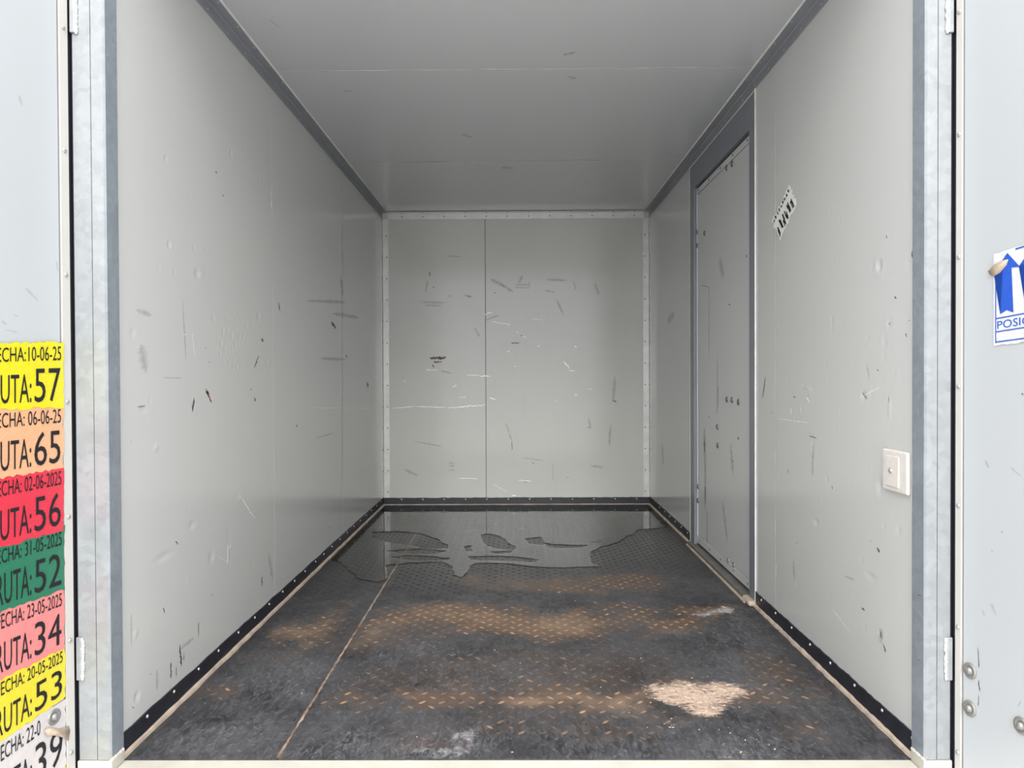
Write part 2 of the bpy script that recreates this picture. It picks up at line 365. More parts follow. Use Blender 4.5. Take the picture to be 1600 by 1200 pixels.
strokes('white_scrapes', [(759, 491, 768, 488, 4), (769, 502, 784, 506, 2.5), (784, 504, 797, 508, 2.5), (807, 519, 816, 524, 3), (814, 524, 822, 528, 3), (882, 566, 888, 574, 5), (890, 579, 897, 579, 3), (612, 638, 648, 635, 2.4), (648, 635, 700, 637, 2.6), (700, 637, 757, 633, 4.2), (666, 578, 683, 578, 2.5), (729, 586, 748, 586, 2.5), (750, 588, 765, 588, 4),
        (708, 604, 713, 602, 3.5), (719, 621, 727, 621, 3), (765, 622, 774, 624, 3.5), (717, 747, 747, 748, 2), (898, 617, 901, 617, 3), (919, 608, 926, 608, 2), (793, 549, 796, 549, 2.5), (840, 541, 843, 541, 2.5), (804, 572, 806, 573, 2.5), (898, 541, 900, 543, 3), (800, 774, 806, 775, 3), (770, 756, 795, 770, 1), (631, 595, 634, 597, 2), (810, 750, 830, 752, 2), (868, 625, 870, 627, 2), (830, 498, 850, 500, 1.2)], onB, NB, d_white, wb)

y1, y2 = 1.069, 2.2696
ce = tagp(boxo('ceiling', (-1.05, 1.05, 0, L+.05, H+.008, H+.05), m_core), 'smooth grey ceiling of three panels with pale joints', 'ceiling', 'structure')
for a, b in ((0, y1), (y1, y2), (y2, L)):
    dent_panel('panel', ce, m_ceil, (-1, a, H), (1, 0, 0), (0, 1, 0), (0, 0, -1), 2, b-a, [], .02, gap=.002)
strokes('seam_sealant', [(433, 111, 1175, 104, 2.2), (545, 254, 1065, 249.5, 1.2)], onC, (0, 0, -1), m_white_caulk, ce)
strokes('grey_smudges', [(884, 85, 896, 82, 3), (890, 120, 896, 122, 3), (540, 142, 546, 142, 2), (726, 211, 732, 213, 3), (790, 262, 794, 262, 3), (420, 30, 440, 45, 1)], onC, (0, 0, -1), d_grey, ce)

# ------------------------------------------------------------------ floor plates, stains, tread lugs
xs0, xs1 = onF(432, 1187).x, onF(676, 792).x
def xseam(y): return xs0+(xs1-xs0)*(y/L)
def blob(px, py, rx, ry, s, ang=0):
    p = onF(px, py); d = p.y-CAM.y
    return (p.x, p.y, rx*d/FPX, ry*d*d/(FPX*CAM.z), s)
RUST = [blob(*b) for b in ((850, 1055, 380, 70, .30), (900, 1125, 320, 40, .30), (740, 965, 110, 26, .9), (640, 970, 60, 14, .7), (860, 975, 120, 22, .8), (960, 960, 90, 18, .6), (900, 912, 160, 14, .65), (990, 908, 50, 10, .7), (770, 905, 80, 10, .5), (1060, 975, 70, 14, .7), (700, 1080, 90, 26, .65), (860, 1085, 120, 22, .75), (960, 1095, 80, 18, .6),
        (570, 1090, 60, 20, .45), (1150, 1080, 110, 30, .5), (1110, 955, 60, 8, .6), (800, 1150, 180, 25, .35), (490, 985, 60, 24, .55), (350, 1080, 50, 16, .4), (1230, 1060, 90, 40, .35), (1060, 870, 50, 10, .3), (600, 1000, 70, 20, .35), (1240, 1130, 60, 22, .35))]
DUST = [blob(*b) for b in ((720, 960, 85, 20, .55), (650, 968, 40, 10, .4), (880, 968, 70, 18, .55), (830, 975, 60, 14, .4), (480, 985, 60, 20, .42), (600, 985, 40, 14, .4), (860, 1085, 90, 14, .45), (950, 1098, 60, 12, .4), (640, 1085, 50, 16, .3), (530, 960, 40, 18, .3), (1030, 990, 60, 10, .3), (430, 1020, 60, 14, .25), (700, 985, 120, 12, .25))]
PALE = [blob(*b) for b in ((1085, 1080, 72, 25, 1.15), (1035, 1080, 42, 14, 1.0), (1130, 1072, 46, 16, 1.0), (1100, 1105, 40, 18, 1.0), (1010, 1078, 16, 6, .6), (985, 1073, 14, 4, .7), (1120, 965, 22, 8, .5), (950, 1102, 40, 6, .4))]
GREY = [blob(*b) for b in ((560, 1170, 130, 26, .5), (700, 1165, 90, 26, .55), (450, 1060, 110, 40, .35), (1170, 1020, 70, 24, .45), (1120, 962, 34, 11, .8), (1180, 1170, 90, 24, .4), (330, 1140, 90, 34, .35), (900, 1165, 150, 26, .3), (1060, 1140, 50, 16, .35), (640, 1020, 90, 18, .3), (760, 1040, 150, 30, .25), (1240, 1085, 90, 40, .2), (850, 950, 30, 6, .4), (1170, 985, 60, 20, .35))]
WET = [blob(*b) for b in ((800, 850, 340, 46, 1.0), (560, 880, 90, 46, .9), (640, 900, 140, 26, .8), (860, 905, 260, 16, .5), (1040, 880, 70, 30, .5), (480, 920, 70, 24, .35))]
def field(bl, X, Y, noisef, wp=1.0):
    out = np.zeros_like(X)
    X, Y = X+wp*(.13*(fbm(X+2, Y+6, 3.5)-.5)+.09*(fbm(X, Y, 16)-.5)), Y+wp*(.26*(fbm(X+8, Y+1, 3.5)-.5)+.14*(fbm(X+4, Y, 16)-.5))
    for (cx, cy, rx, ry, s) in bl: out = np.maximum(out, s*np.exp(-(((X-cx)/rx)**2+((Y-cy)/ry)**2)**1.4))
    return np.clip(out*noisef, 0, 1.3)
# smooth value noise
G = rng.random((64, 64))
def vnoise(X, Y, sc):
    x = X*sc+100; y = Y*sc+100; xi = np.floor(x).astype(int); yi = np.floor(y).astype(int); fx = x-xi; fy = y-yi
    fx = fx*fx*(3-2*fx); fy = fy*fy*(3-2*fy); g = lambda a, b: G[a % 64, b % 64]
    return (g(xi, yi)*(1-fx)+g(xi+1, yi)*fx)*(1-fy)+(g(xi, yi+1)*(1-fx)+g(xi+1, yi+1)*fx)*fy
def fbm(X, Y, sc): return (vnoise(X, Y, sc)+.5*vnoise(X+7, Y+3, sc*2.1)+.25*vnoise(X+1, Y+9, sc*4.3)+.12*vnoise(X+5, Y+2, sc*9))/1.87

def floor_mat(name, lug=False):
    a = NT(name); st = a.attr('stain'); s = a.n('ShaderNodeSeparateColor'); a.l(st.outputs['Color'], s.inputs[0])
    R_, D_, P_ = s.outputs[0], s.outputs[1], s.outputs[2]
    wet = a.attr('wet').outputs['Fac']; gr = a.attr('grey').outputs['Fac']
    n1 = a.noise(18, 8, .7); n1c = a.ramp(n1, .36, .64); nmc = a.ramp(a.noise(7, 7, .7, a.coord((.6, 1, 1)), .8), .38, .62); n2 = a.noise(70, 6, .75); n3 = a.noise(240, 4, .7); scr = a.noise(60, 6, .8, a.coord((1, .35, 1)), 1.5); nb = a.noise(3.2, 7, .68)
    base = a.ramp(nb, .36, .66, (.012, .012, .014, 1), (.062, .060, .063, 1))
    scf = a.math('MULTIPLY', a.ramp(scr, .44, .70), a.math('ADD', a.math('MULTIPLY', gr, 1.0), .42))
    c = a.mix(scf, base, (.16, .157, .165, 1))
    c = a.mix(a.ramp(a.math('MULTIPLY', a.math('ADD', n2, .1), a.math('ADD', gr, .05)), .36, .62), c, (.42, .41, .41, 1))
    rf = a.ramp(a.math('MULTIPLY', R_, a.math('ADD', a.math('ADD', n2, a.math('MULTIPLY', n1c, .45)), a.math('MULTIPLY', nmc, .45))), .16, .85)
    if lug:
        pick = a.attr('pick').outputs['Fac']
        rf = a.math('MAXIMUM', a.math('MULTIPLY', rf, .8), a.ramp(a.math('MULTIPLY', pick, a.math('ADD', n2, .5)), .25, .6))
        c = a.mix(a.math('MULTIPLY', rf, .8), c, a.ramp(n1, .3, .7, (.26, .15, .085, 1), (.44, .27, .16, 1)))
    else:
        c = a.mix(rf, c, a.ramp(n3, .3, .7, (.075, .046, .030, 1), (.175, .112, .072, 1)))
    df = a.ramp(a.math('MULTIPLY', D_, a.math('ADD', a.math('ADD', n2, a.math('MULTIPLY', n1c, .7)), a.math('MULTIPLY', nmc, .7))), .16, .85)
    c = a.mix(a.math('MULTIPLY', df, .8), c, a.ramp(n3, .3, .7, (.14, .098, .066, 1), (.27, .195, .14, 1)))
    brush = a.ramp(a.noise(30, 7, .8, a.coord((.45, 1, 1)), 2.2), .32, .66)
    pf = a.ramp(a.math('MULTIPLY', P_, a.math('ADD', a.math('MULTIPLY', brush, 1.2), .28)), .46, .86)
    c = a.mix(pf, c, a.ramp(n2, .35, .65, (.30, .20, .14, 1), (.58, .45, .36, 1)))
    fl = a.ramp(a.noise(95, 3, .6), .735, .76)
    c = a.mix(a.math('MULTIPLY', fl, .55), c, (.55, .53, .50, 1))
    c = a.mix(a.math('MULTIPLY', wet, .72), c, a.mix(.75, c, (.013, .012, .012, 1)))
    rr = a.mix(wet, a.ramp(n1, .3, .7, (.36,)*3+(1,), (.58,)*3+(1,)), (.34, .34, .34, 1))
    rr = a.mix(pf, rr, (.9, .9, .9, 1)); rr = a.mix(df, rr, (.8, .8, .8, 1))
    a.set(Base_Color=c, Roughness=rr, Specular_IOR_Level=.32)
    a.bump(a.math('ADD', n2, a.math('MULTIPLY', n3, .5)), .25, .0012)
    return a.m
m_floor = floor_mat('dark_tread_plate'); m_lug = floor_mat('tread_lug_metal', True)
def stain_attrs(me, X, Y):
    nf = .55+.9*fbm(X, Y, 6)
    cols = np.stack([field(RUST, X, Y, nf), field(DUST, X, Y, .35+1.3*fbm(X+3, Y, 9)), field(PALE, X, Y, .8+.5*fbm(X, Y+4, 12), .4), np.ones_like(X)], -1)
    a = me.attributes.new('stain', 'FLOAT_COLOR', 'POINT'); a.data.foreach_set('color', cols.astype(np.float32).ravel())
    a = me.attributes.new('wet', 'FLOAT', 'POINT'); a.data.foreach_set('value', np.clip(field(WET, X, Y, .4+1.3*fbm(X, Y, 4))*1.6-.25, 0, 1).astype(np.float32))
    a = me.attributes.new('grey', 'FLOAT', 'POINT'); a.data.foreach_set('value', np.clip(field(GREY, X, Y, .3+1.5*fbm(X+9, Y, 7)), 0, 1).astype(np.float32))
fl = tagp(boxo('floor', (-1.05, 1.05, 0, L+.05, -.06, -.006), m_seamdark), 'dark steel tread-plate floor with rust, pale dust and wet patches', 'floor', 'structure')
def plate(x0f, x1f, parent):
    nx, ny = 130, 240
    V = []; 
    for j in range(ny+1):
        y = L*j/ny; a, b = x0f(y), x1f(y)
        V += [(a+(b-a)*i/nx, y, 0) for i in range(nx+1)]
    F = [(j*(nx+1)+i, j*(nx+1)+i+1, (j+1)*(nx+1)+i+1, (j+1)*(nx+1)+i) for j in range(ny) for i in range(nx)]
    X = np.array([v[0] for v in V]); Y = np.array([v[1] for v in V])
    k = len(V); edge = [0, nx, k-1, k-1-nx]
    V += [(V[e][0], V[e][1], -.006) for e in edge]
    F += [(edge[0], k, k+1, edge[1]), (edge[1], k+1, k+2, edge[2]), (edge[2], k+2, k+3, edge[3]), (edge[3], k+3, k, edge[0])]
    X = np.concatenate([X, X[edge]]); Y = np.concatenate([Y, Y[edge]])
    me = bpy.data.meshes.new('plate'); me.from_pydata(V, [], F); stain_attrs(me, X, Y)
    return link('plate', me, m_floor, parent)
plate(lambda y: -1, lambda y: xseam(y)-.001, fl); plate(lambda y: xseam(y)+.001, lambda y: 1, fl)
# raised lugs
PITCH_L = .0585; V, F, cen, pick = [], [], [], []
ny_, nx_ = int(L/(PITCH_L/2)), int(2/PITCH_L)
for j in range(ny_):
    y = .012+j*PITCH_L/2
    for i in range(nx_+1):
        x = -1+.02+i*PITCH_L+(PITCH_L/2 if j % 2 else 0)+.0008*math.sin(i*3.1+j)
        if x > .97 or x < -.97 or y > L-.03 or abs(x-xseam(y)) < .022: continue
        ang = math.radians(-43 if j % 2 else 43); hl, hw, hz = .0145, .0048, .0021
        c_, s_ = math.cos(ang), math.sin(ang); k = len(V)
        loc = [(-hl, 0, 0), (-hl*.4, -hw, 0), (hl*.4, -hw, 0), (hl, 0, 0), (hl*.4, hw, 0), (-hl*.4, hw, 0), (-hl*.5, 0, hz*.85), (-hl*.25, -hw*.4, hz), (hl*.25, -hw*.4, hz), (hl*.5, 0, hz*.85), (hl*.25, hw*.4, hz), (-hl*.25, hw*.4, hz)]
        V += [(x+a*c_-b*s_, y+a*s_+b*c_, z) for a, b, z in loc]
        F += [(k+q, k+(q+1) % 6, k+6+(q+1) % 6, k+6+q) for q in range(6)]+[tuple(k+6+q for q in range(6))]
        cen += [(x, y)]*12; pick += [random.random()]*12
me = bpy.data.meshes.new('tread_lugs'); me.from_pydata(V, [], F)
cen = np.array(cen); stain_attrs(me, cen[:, 0], cen[:, 1])
rr_ = field(RUST, cen[:, 0], cen[:, 1], np.ones(len(cen)))
pk = np.clip(rr_*1.2+.12, 0, 1)*(.35+.65*np.array(pick)[::-1])*(np.array(pick) < (.16+rr_*.8))*np.where(cen[:, 1] > 1.75, .35, 1.0)
a_ = me.attributes.new('pick', 'FLOAT', 'POINT'); a_.data.foreach_set('value', pk.astype(np.float32))
o = link('tread_lugs', me, m_lug, fl, True); o['kind'] = 'stuff'
# weld along the plate joint
m_weld = NT('rusty_weld'); m_weld.set(Base_Color=m_weld.ramp(m_weld.noise(9, 6, .7), .35, .62, (.15, .07, .035, 1), (.36, .28, .22, 1)), Roughness=.6); m_weld.bump(m_weld.noise(180, 3), .5, .002)
bm = bmesh.new(); prev = None; n = 260
for i in range(n+1):
    y = L*i/n; x = xseam(y)+random.uniform(-.0015, .0015); wd = random.uniform(.0025, .0058); h = random.uniform(.0012, .0030)
    ring = [bm.verts.new((x-wd, y, -.001)), bm.verts.new((x-wd*.5, y, h)), bm.verts.new((x+wd*.5, y, h)), bm.verts.new((x+wd, y, -.001))]
    if prev:
        for q in range(3): bm.faces.new((prev[q], prev[q+1], ring[q+1], ring[q]))
    prev = ring
bmesh.ops.recalc_face_normals(bm, faces=bm.faces); fin('weld_bead', bm, m_weld.m, fl, True)

# ------------------------------------------------------------------ puddle
def poly_mask(X, Y, pts):
    ins = np.zeros(X.shape, bool); n = len(pts)
    for i in range(n):
        (xa, ya), (xb, yb) = pts[i], pts[(i+1) % n]
        c = ((ya > Y) != (yb > Y)) & (X < (xb-xa)*(Y-ya)/(yb-ya+1e-12)+xa); ins ^= c
    return ins
def fpts(lst): return [(onF(a, b).x, onF(a, b).y) for a, b in lst]
nx, ny = 330, 330
x0, x1_, y0_, y1_ = -.985, .985, 1.30, L-.004
X, Y = np.meshgrid(np.linspace(x0, x1_, nx), np.linspace(y0_, y1_, ny), indexing='ij')
wob = (fbm(X, Y, 14)-.5)*.04; wob2 = (fbm(X+5, Y+5, 14)-.5)*.035
Xw, Yw = X+wob, Y+wob2
outer = fpts([(560, 786), (1020, 786), (1050, 818), (1045, 824), (1000, 828), (985, 838), (965, 848), (935, 856), (922, 866), (924, 878), (935, 886), (880, 888), (830, 886), (790, 882), (745, 880), (738, 884), (733, 897), (722, 904), (712, 899), (704, 886), (690, 879), (640, 880), (606, 884), (604, 905), (588, 912), (556, 902), (530, 880), (500, 868), (520, 830)])
holes = [[(582, 832), (620, 831), (660, 835), (682, 842), (698, 852), (697, 858), (670, 858), (640, 852), (604, 847), (580, 842)],
         [(752, 836), (765, 834), (780, 838), (803, 855), (800, 860), (775, 857), (758, 850)],
         [(822, 842), (845, 840), (850, 848), (846, 852), (828, 850)], [(850, 849), (870, 851), (885, 852), (915, 852), (910, 856), (870, 857), (855, 854)],
         [(606, 861), (660, 858), (696, 862), (680, 866), (640, 866)], [(610, 871), (650, 868), (700, 873), (690, 877), (640, 875)], [(730, 870), (780, 869), (840, 875), (835, 879), (780, 877), (735, 875)], [(728, 855), (735, 853), (737, 861), (730, 862)], [(770, 862), (800, 861), (798, 864), (772, 866)]]
mask = poly_mask(Xw, Yw, outer)
mask &= (np.abs(X) < .982)
for h in holes: mask &= ~poly_mask(Xw, Yw*1.0, fpts(h))
rip = .00018*(np.sin(Y*160+6*vnoise(X, Y, 5))*vnoise(X+2, Y, 2)**2)
V = np.stack([X, Y, .0027+rip], -1).reshape(-1, 3)
I = np.arange(nx*ny).reshape(nx, ny)
cell = mask[:-1, :-1] & mask[1:, :-1] & mask[1:, 1:] & mask[:-1, 1:]
ii, jj = np.nonzero(cell)
F = np.stack([I[ii, jj], I[ii+1, jj], I[ii+1, jj+1], I[ii, jj+1]], -1)
used = np.unique(F); remap = np.full(nx*ny, -1); remap[used] = np.arange(len(used))
me = bpy.data.meshes.new('puddle'); me.from_pydata(V[used].tolist(), [], remap[F].tolist()); me.polygons.foreach_set('use_smooth', [True]*len(me.polygons))
a = NT('water_film'); fr = a.n('ShaderNodeFresnel'); fr.inputs['IOR'].default_value = 1.45
tr = a.n('ShaderNodeBsdfTransparent'); tr.inputs[0].default_value = (.62, .60, .57, 1); gl = a.n('ShaderNodeBsdfGlossy'); gl.inputs['Roughness'].default_value = .02
mx = a.n('ShaderNodeMixShader'); bp = a.n('ShaderNodeBump'); bp.inputs['Strength'].default_value = .025; bp.inputs['Distance'].default_value = .002
a.l(a.noise(16, 2, .5, a.coord((1, 3, 1))), bp.inputs['Height']); a.l(bp.outputs[0], gl.inputs['Normal'])
a.l(fr.outputs[0], mx.inputs[0]); a.l(tr.outputs[0], mx.inputs[1]); a.l(gl.outputs[0], mx.inputs[2]); a.l(mx.outputs[0], a.out.inputs[0])
tagp(link('puddle', me, a.m), 'still dark puddle of water mirroring the back wall on the floor', 'puddle')

# ------------------------------------------------------------------ skirtings with sealant and rivets
def baseboard(name, label, p0, p1, n, riv, h=.062, bs=1.0):
    """p0-p1 along the wall foot, n into the room"""
    p0, p1, n = Vector(p0), Vector(p1), Vector(n); d = (p1-p0).normalized(); ln = (p1-p0).length
    def sweep(nm, prof_fn, m, par, seg):
        bm = bmesh.new(); prev = None
        for i in range(seg+1):
            q = p0+d*(ln*i/seg)
            ring = [bm.verts.new(q+n*a+Vector((0, 0, b))) for a, b in prof_fn(i)]
            if prev:
                for k in range(len(ring)): bm.faces.new((prev[k], prev[(k+1) % len(ring)], ring[(k+1) % len(ring)], ring[k]))
            else: bm.faces.new(ring)
            prev = ring
        bm.faces.new(prev[::-1]); bmesh.ops.recalc_face_normals(bm, faces=bm.faces)
        return fin(nm, bm, m, par)
    def prof(i):
        e = random.uniform(-.003, .0025) if random.random() < .55 else 0
        return [(-.002, 0), (.004, 0), (.004, h+e), (-.002, h+e)]
    b = sweep(name, prof, m_black, None, 70); tagp(b, label, 'baseboard', 'structure')
    def cp(i):
        wv = bs*(.011+random.uniform(-.0015, .003))
        return [(.0, -.001), (wv, -.001), (wv*.8, .008*bs), (.0042, bs*(.0125+random.uniform(-.001, .002)))]
    sweep('sealant_bead', cp, m_caulk, b, 60)
    for t in riv:
        rivet(rv_light, p0+d*t+n*.004+Vector((0, 0, h-.012)), n, b)
    return b
riv_l = [onL(160+a*.3667, 760+b*.3667).y for a, b in ((185, 990), (300, 895), (405, 795), (490, 710), (575, 640), (645, 575), (707, 515), (765, 462), (815, 415), (860, 370), (905, 325), (940, 298), (975, 262))]
riv_l += [riv_l[-1]+.17*k for k in range(1, 9) if riv_l[-1]+.17*k < L-.05]
baseboard('baseboard_left', 'black skirting strip with pale rivets along the foot of the left wall', (-1, 0, 0), (-1, L, 0), (1, 0, 0), riv_l)
riv_r = [onR(1000+a*.3125, 880+b*.3125).y for a, b in ((1370, 880), (1218, 735), (1080, 605), (958, 498), (856, 408), (764, 323), (683, 243), (612, 180))]
baseboard('baseboard_right', 'black skirting strip between the rear opening and the side door on the right wall', (1, 0, 0), (1, yN-.004, 0), (-1, 0, 0), riv_r)
baseboard('baseboard_far', 'short black skirting strip on the right wall beyond the side door', (1, yF+.004, 0), (1, L, 0), (-1, 0, 0), [yF+.05+.16*k-yF for k in range(6)])
baseboard('baseboard_back', 'black skirting strip with pale rivets along the foot of the back wall', (-1, L, 0), (1, L, 0), (0, -1, 0), [.135+.1605*k for k in range(12)], .056, .55)

# ------------------------------------------------------------------ corner angles
def angle_y(name, label, sx):
    W_, t = .043, .004
    bm = bmesh.new(); x = sx*1.0
    prism(bm, [(x, H), (x, H-W_), (x-sx*t, H-W_), (x-sx*t, H-t*1.6), (x-sx*t*1.6, H-t), (x-sx*W_, H-t), (x-sx*W_, H)], 0, L, 'y')
    o = tagp(fin(name, bm, m_cove), label, 'trim', 'structure')
    bm = bmesh.new(); xa = x-sx*W_
    prism(bm, [(xa, H), (xa, H-.0045), (xa-sx*.0055, H)], 0, L, 'y'); fin('sealant_bead', bm, m_white_caulk, o)
    k = .06
    while k < L-.03:
        rivet(rv_grey, (x-sx*t, k, H-.030), (-sx, 0, 0), o); rivet(rv_grey, (x-sx*.033, k+.01, H-t), (0, 0, -1), o); k += .157
    return o
angle_y('trim_1', 'dark grey riveted angle along the top of the left wall', -1)
angle_y('trim_2', 'dark grey riveted angle along the top of the right wall', 1)
bm = bmesh.new(); hz_ = H-.004
prism(bm, [(L, H-.004), (L, H-.052), (L-.004, H-.052), (L-.004, H-.008), (L-.034, H-.008), (L-.034, H-.004)], -.957, .957, 'x')
o = tagp(fin('trim_3', bm, m_strip), 'pale metal strip with dark rivets along the top of the back wall', 'trim', 'structure')
for k in range(12):
    rivet(rv_dark, (-.85+.158*k, L-.004, H-.032), (0, -1, 0), o)
    rivet(rv_dark, (-.85+.158*k, L-.022, H-.008), (0, 0, -1), o)
def corner(name, label, sx):
    x = sx*1.0; bm = bmesh.new()
    prism(bm, [(x, L-.004), (x, L-.045), (x-sx*.003, L-.045), (x-sx*.003, L-.006), (x-sx*.006, L-.0035), (x-sx*.048, L-.0035), (x-sx*.048, L-.0005), (x-sx*.006, L-.0005)], .056, H-.053, 'z')
    o = tagp(fin(name, bm, m_strip), label, 'trim', 'structure')
    z = .10
    while z < H-.08:
        rivet(rv_dark, (x-sx*.034, L-.0035, z), (0, -1, 0), o); rivet(rv_dark, (x-sx*.003, L-.030, z), (-sx, 0, 0), o); z += .16
    return o
corner('trim_4', 'upright metal corner strip with rivets in the left back corner', -1)
corner('trim_5', 'upright metal corner strip with rivets in the right back corner', 1)

# ------------------------------------------------------------------ rear posts, sill, header
YP = -.056
def weld(parent, x, y, z0, z1, n, mat):
    bm = bmesh.new(); z = z0
    while z < z1:
        r = random.uniform(.0042, .0068)
        bmesh.ops.create_uvsphere(bm, u_segments=8, v_segments=6, radius=r, matrix=Matrix.Translation((x+random.uniform(-.0012, .0012), y, z)) @ Matrix.Diagonal((.8, .8, 1.25, 1))); z += r*1.25
    return fin('weld_bead', bm, mat, parent, True)
m_weldg = simple('grey_weld', (.62, .61, .59), .4, .6, .2, 60)
def post(name, label, sx, pxe, pxl):
    xi = sx*1.0; xo = hit(pxe, 585, (0, YP, 0), (0, 1, 0)).x; xl = hit(pxl, 585, (0, YP, 0), (0, 1, 0)).x
    xi2 = sx*.993
    bm = bmesh.new()
    # folded channel: inner return, corner, step with a thin groove, outer face
    a = sx
    prism(bm, [(xi2, 0), (xi2, YP+.004), (xi2+a*.003, YP), (xl-a*.0012, YP), (xl-a*.0008, YP+.0035), (xl+a*.0008, YP+.0035), (xl+a*.0012, YP+.0008), (xo-a*.003, YP+.0008), (xo, YP+.004), (xo, 0)], .028, H+.05, 'z')
    o = tagp(fin(name, bm, m_galv), label, 'post', 'structure')
    bm = bmesh.new()
    prism(bm, [(xi2-a*.0012, -.001), (xi2-a*.0012, YP+.0045), (xi2+a*.001, YP+.0045), (xi2+a*.001, -.001)], .030, H+.05, 'z'); fin('inner_face', bm, m_galvd, o)
    bm = bmesh.new(); box(bm, min(xi2-a*.003, xo+a*.002), max(xi2-a*.003, xo+a*.002), YP-.002, .0, -.12, .026, .002); fin('base_shoe', bm, m_cream, o)
    bm = bmesh.new()                     # rough bead where post meets shoe
    y = YP
    while y < -.004:
        r = random.uniform(.003, .0055); bmesh.ops.create_uvsphere(bm, u_segments=8, v_segments=5, radius=r, matrix=Matrix.Translation((xi2-a*.001, y, .027))); y += r*1.3
    fin('sealant_bead', bm, m_cream, o, True)
    bm = bmesh.new(); box(bm, min(xo, xo+a*.030), max(xo, xo+a*.030), YP+.010, .0, -.12, H+.05, .002); fin('rubber_gasket', bm, m_seal, o)
    # hinge leaves welded to the outer side
    for (pa, pb) in ((995, 1062), (-60, 52)):
        z1 = hit(pxe, pa, (0, YP, 0), (0, 1, 0)).z; z0 = hit(pxe, pb, (0, YP, 0), (0, 1, 0)).z
        xe = xo-a*.012
        bm = bmesh.new(); box(bm, min(xo, xe), max(xo, xe), YP-.006, YP+.002, z0, z1, .002); h = fin('hinge_leaf', bm, m_galv, o)
        weld(h, xe-a*.002, YP-.002, z0+.004, z1-.004, (0, -1, 0), m_weldg)
    return o, xo
pl, xoL = post('trim_6', 'galvanised steel post at the left side of the rear opening', -1, 116.2, 146)
pr, xoR = post('trim_7', 'galvanised steel post at the right side of the rear opening', 1, 1487.5, 1465)
strokes('scuff_marks', [(1433, 929, 1442, 932, 1.5), (1434, 988, 1437, 989, 1.5), (1434, 1030, 1438, 1032, 1.5), (1434, 860, 1437, 861, 1)], lambda x, y: hit(x, y, (.9915, 0, 0), (1, 0, 0)), (-1, 0, 0), d_dark, pr)
sill = tagp(boxo('trim_8', (-.989, .989, -.060, -.001, -.12, -.002), m_cream, None, .003), 'cream painted steel sill across the front edge of the floor', 'sill', 'structure')
head = tagp(boxo('trim_9', (-1.11, 1.11, -.056, -.001, H+.052, H+.13), m_galv, None, .003), 'galvanised header beam above the rear opening', 'beam', 'structure')

# ------------------------------------------------------------------ rear door leaves
ANG = math.radians(9.3)
class Leaf:
    def __init__(s, sx, pxs, name, label):
        s.sx = sx; s.o = hit(pxs, 585, (0, YP-.006, 0), (0, 1, 0)); s.o.z = 0
        s.u = Vector((sx*math.sin(ANG), -math.cos(ANG), 0)); s.n = Vector((-sx*math.cos(ANG), -math.sin(ANG), 0))
        s.root = empty(name, (s.o.x, s.o.y, -.13), label, 'door', 'structure')
    def w(s, a, z, d=0.0): return s.o+s.u*a+s.n*d+Vector((0, 0, z))
    def sz(s, px, py):
        p = hit(px, py, s.o, s.n); return (p-s.o).dot(s.u), p.z
    def on(s, px, py): return hit(px, py, s.o, s.n)
    def box(s, name, a0, a1, d0, d1, z0, z1, mat, bev=.0015):
        bm = bmesh.new(); box(bm, a0, a1, d0, d1, z0, z1, bev)
        inv = Matrix.Translation(s.root.location).inverted()
        for v in bm.verts: v.co = inv @ s.w(v.co.x, v.co.z, v.co.y)
        bmesh.ops.recalc_face_normals(bm, faces=bm.faces)
        return fin(name, bm, mat, s.root)
    def build(s, screws):
        WD, Z0, Z1 = 1.06, -.13, 2.30
        sw = .0260 if s.sx < 0 else .0195
        s.box('panel', sw+.0040, WD-.0345, -.045, -.0005, Z0+.034, Z1-.034, m_door)
        s.box('panel_core', .004, WD-.004, -.040, -.006, Z0+.004, Z1-.004, m_seamdark)
        s.box('edge_strip', 0, sw, -.046, .0015, Z0, Z1, m_aluw); s.box('edge_strip', WD-.030, WD, -.046, .0015, Z0, Z1, m_aluw)
        s.box('edge_strip', sw, WD-.030, -.046, .0015, Z0, Z0+.030, m_aluw); s.box('edge_strip', sw, WD-.030, -.046, .0015, Z1-.030, Z1, m_aluw)
        s.box('rubber_seal', -.010, -.0002, -.046, -.002, Z0, Z1, m_seal)
        for py in screws:
            a, z = s.sz(104 if s.sx < 0 else 1498, py)
            rivet(screw_me, s.w(sw*.52, z, .0015), s.n, s.root, 'screw')
LD = Leaf(-1, 110.8, 'door_2', 'open left rear door leaf, pale grey inside face covered with route stickers')
LD.build([47, 237, 430, 628, 808, 1003, 1180])
RD = Leaf(1, 1493.5, 'door_3', 'open right rear door leaf, pale grey inside face with blue arrow sticker')
RD.build([20, 211, 402, 604, 790, 980, 1176])
for (px, py) in ((1516, 1048), (1515.5, 1107), (1596, 1134)): rivet(bolt_big, RD.on(px, py)-Vector((0, 0, 0)), RD.n, RD.root, 'bolt')
rivet(bolt_big, LD.on(84, 1120), LD.n, LD.root, 'bolt')
def mk(lf, name, lst, mat):
    o = strokes(name, lst, lf.on, lf.n, mat, lf.root)
    inv = Matrix.Translation(lf.root.location).inverted()
    for v in o.data.vertices: v.co = inv @ v.co
mk(RD, 'scuff_marks', [(1528, 1010, 1530, 1045, 2.5), (1529, 1062, 1531, 1080, 4), (1529, 1085, 1529, 1104, 2), (1549, 861, 1552, 861, 1.5), (1565, 830, 1566, 832, 2), (1596, 615, 1599, 616, 3)], d_dark)
mk(RD, 'grey_smudges', [(1550, 945, 1556, 960, 4), (1540, 720, 1545, 730, 3), (1580, 730, 1596, 745, 3), (1596, 1095, 1590, 1105, 2), (1536, 955, 1538, 960, 3)], d_grey)
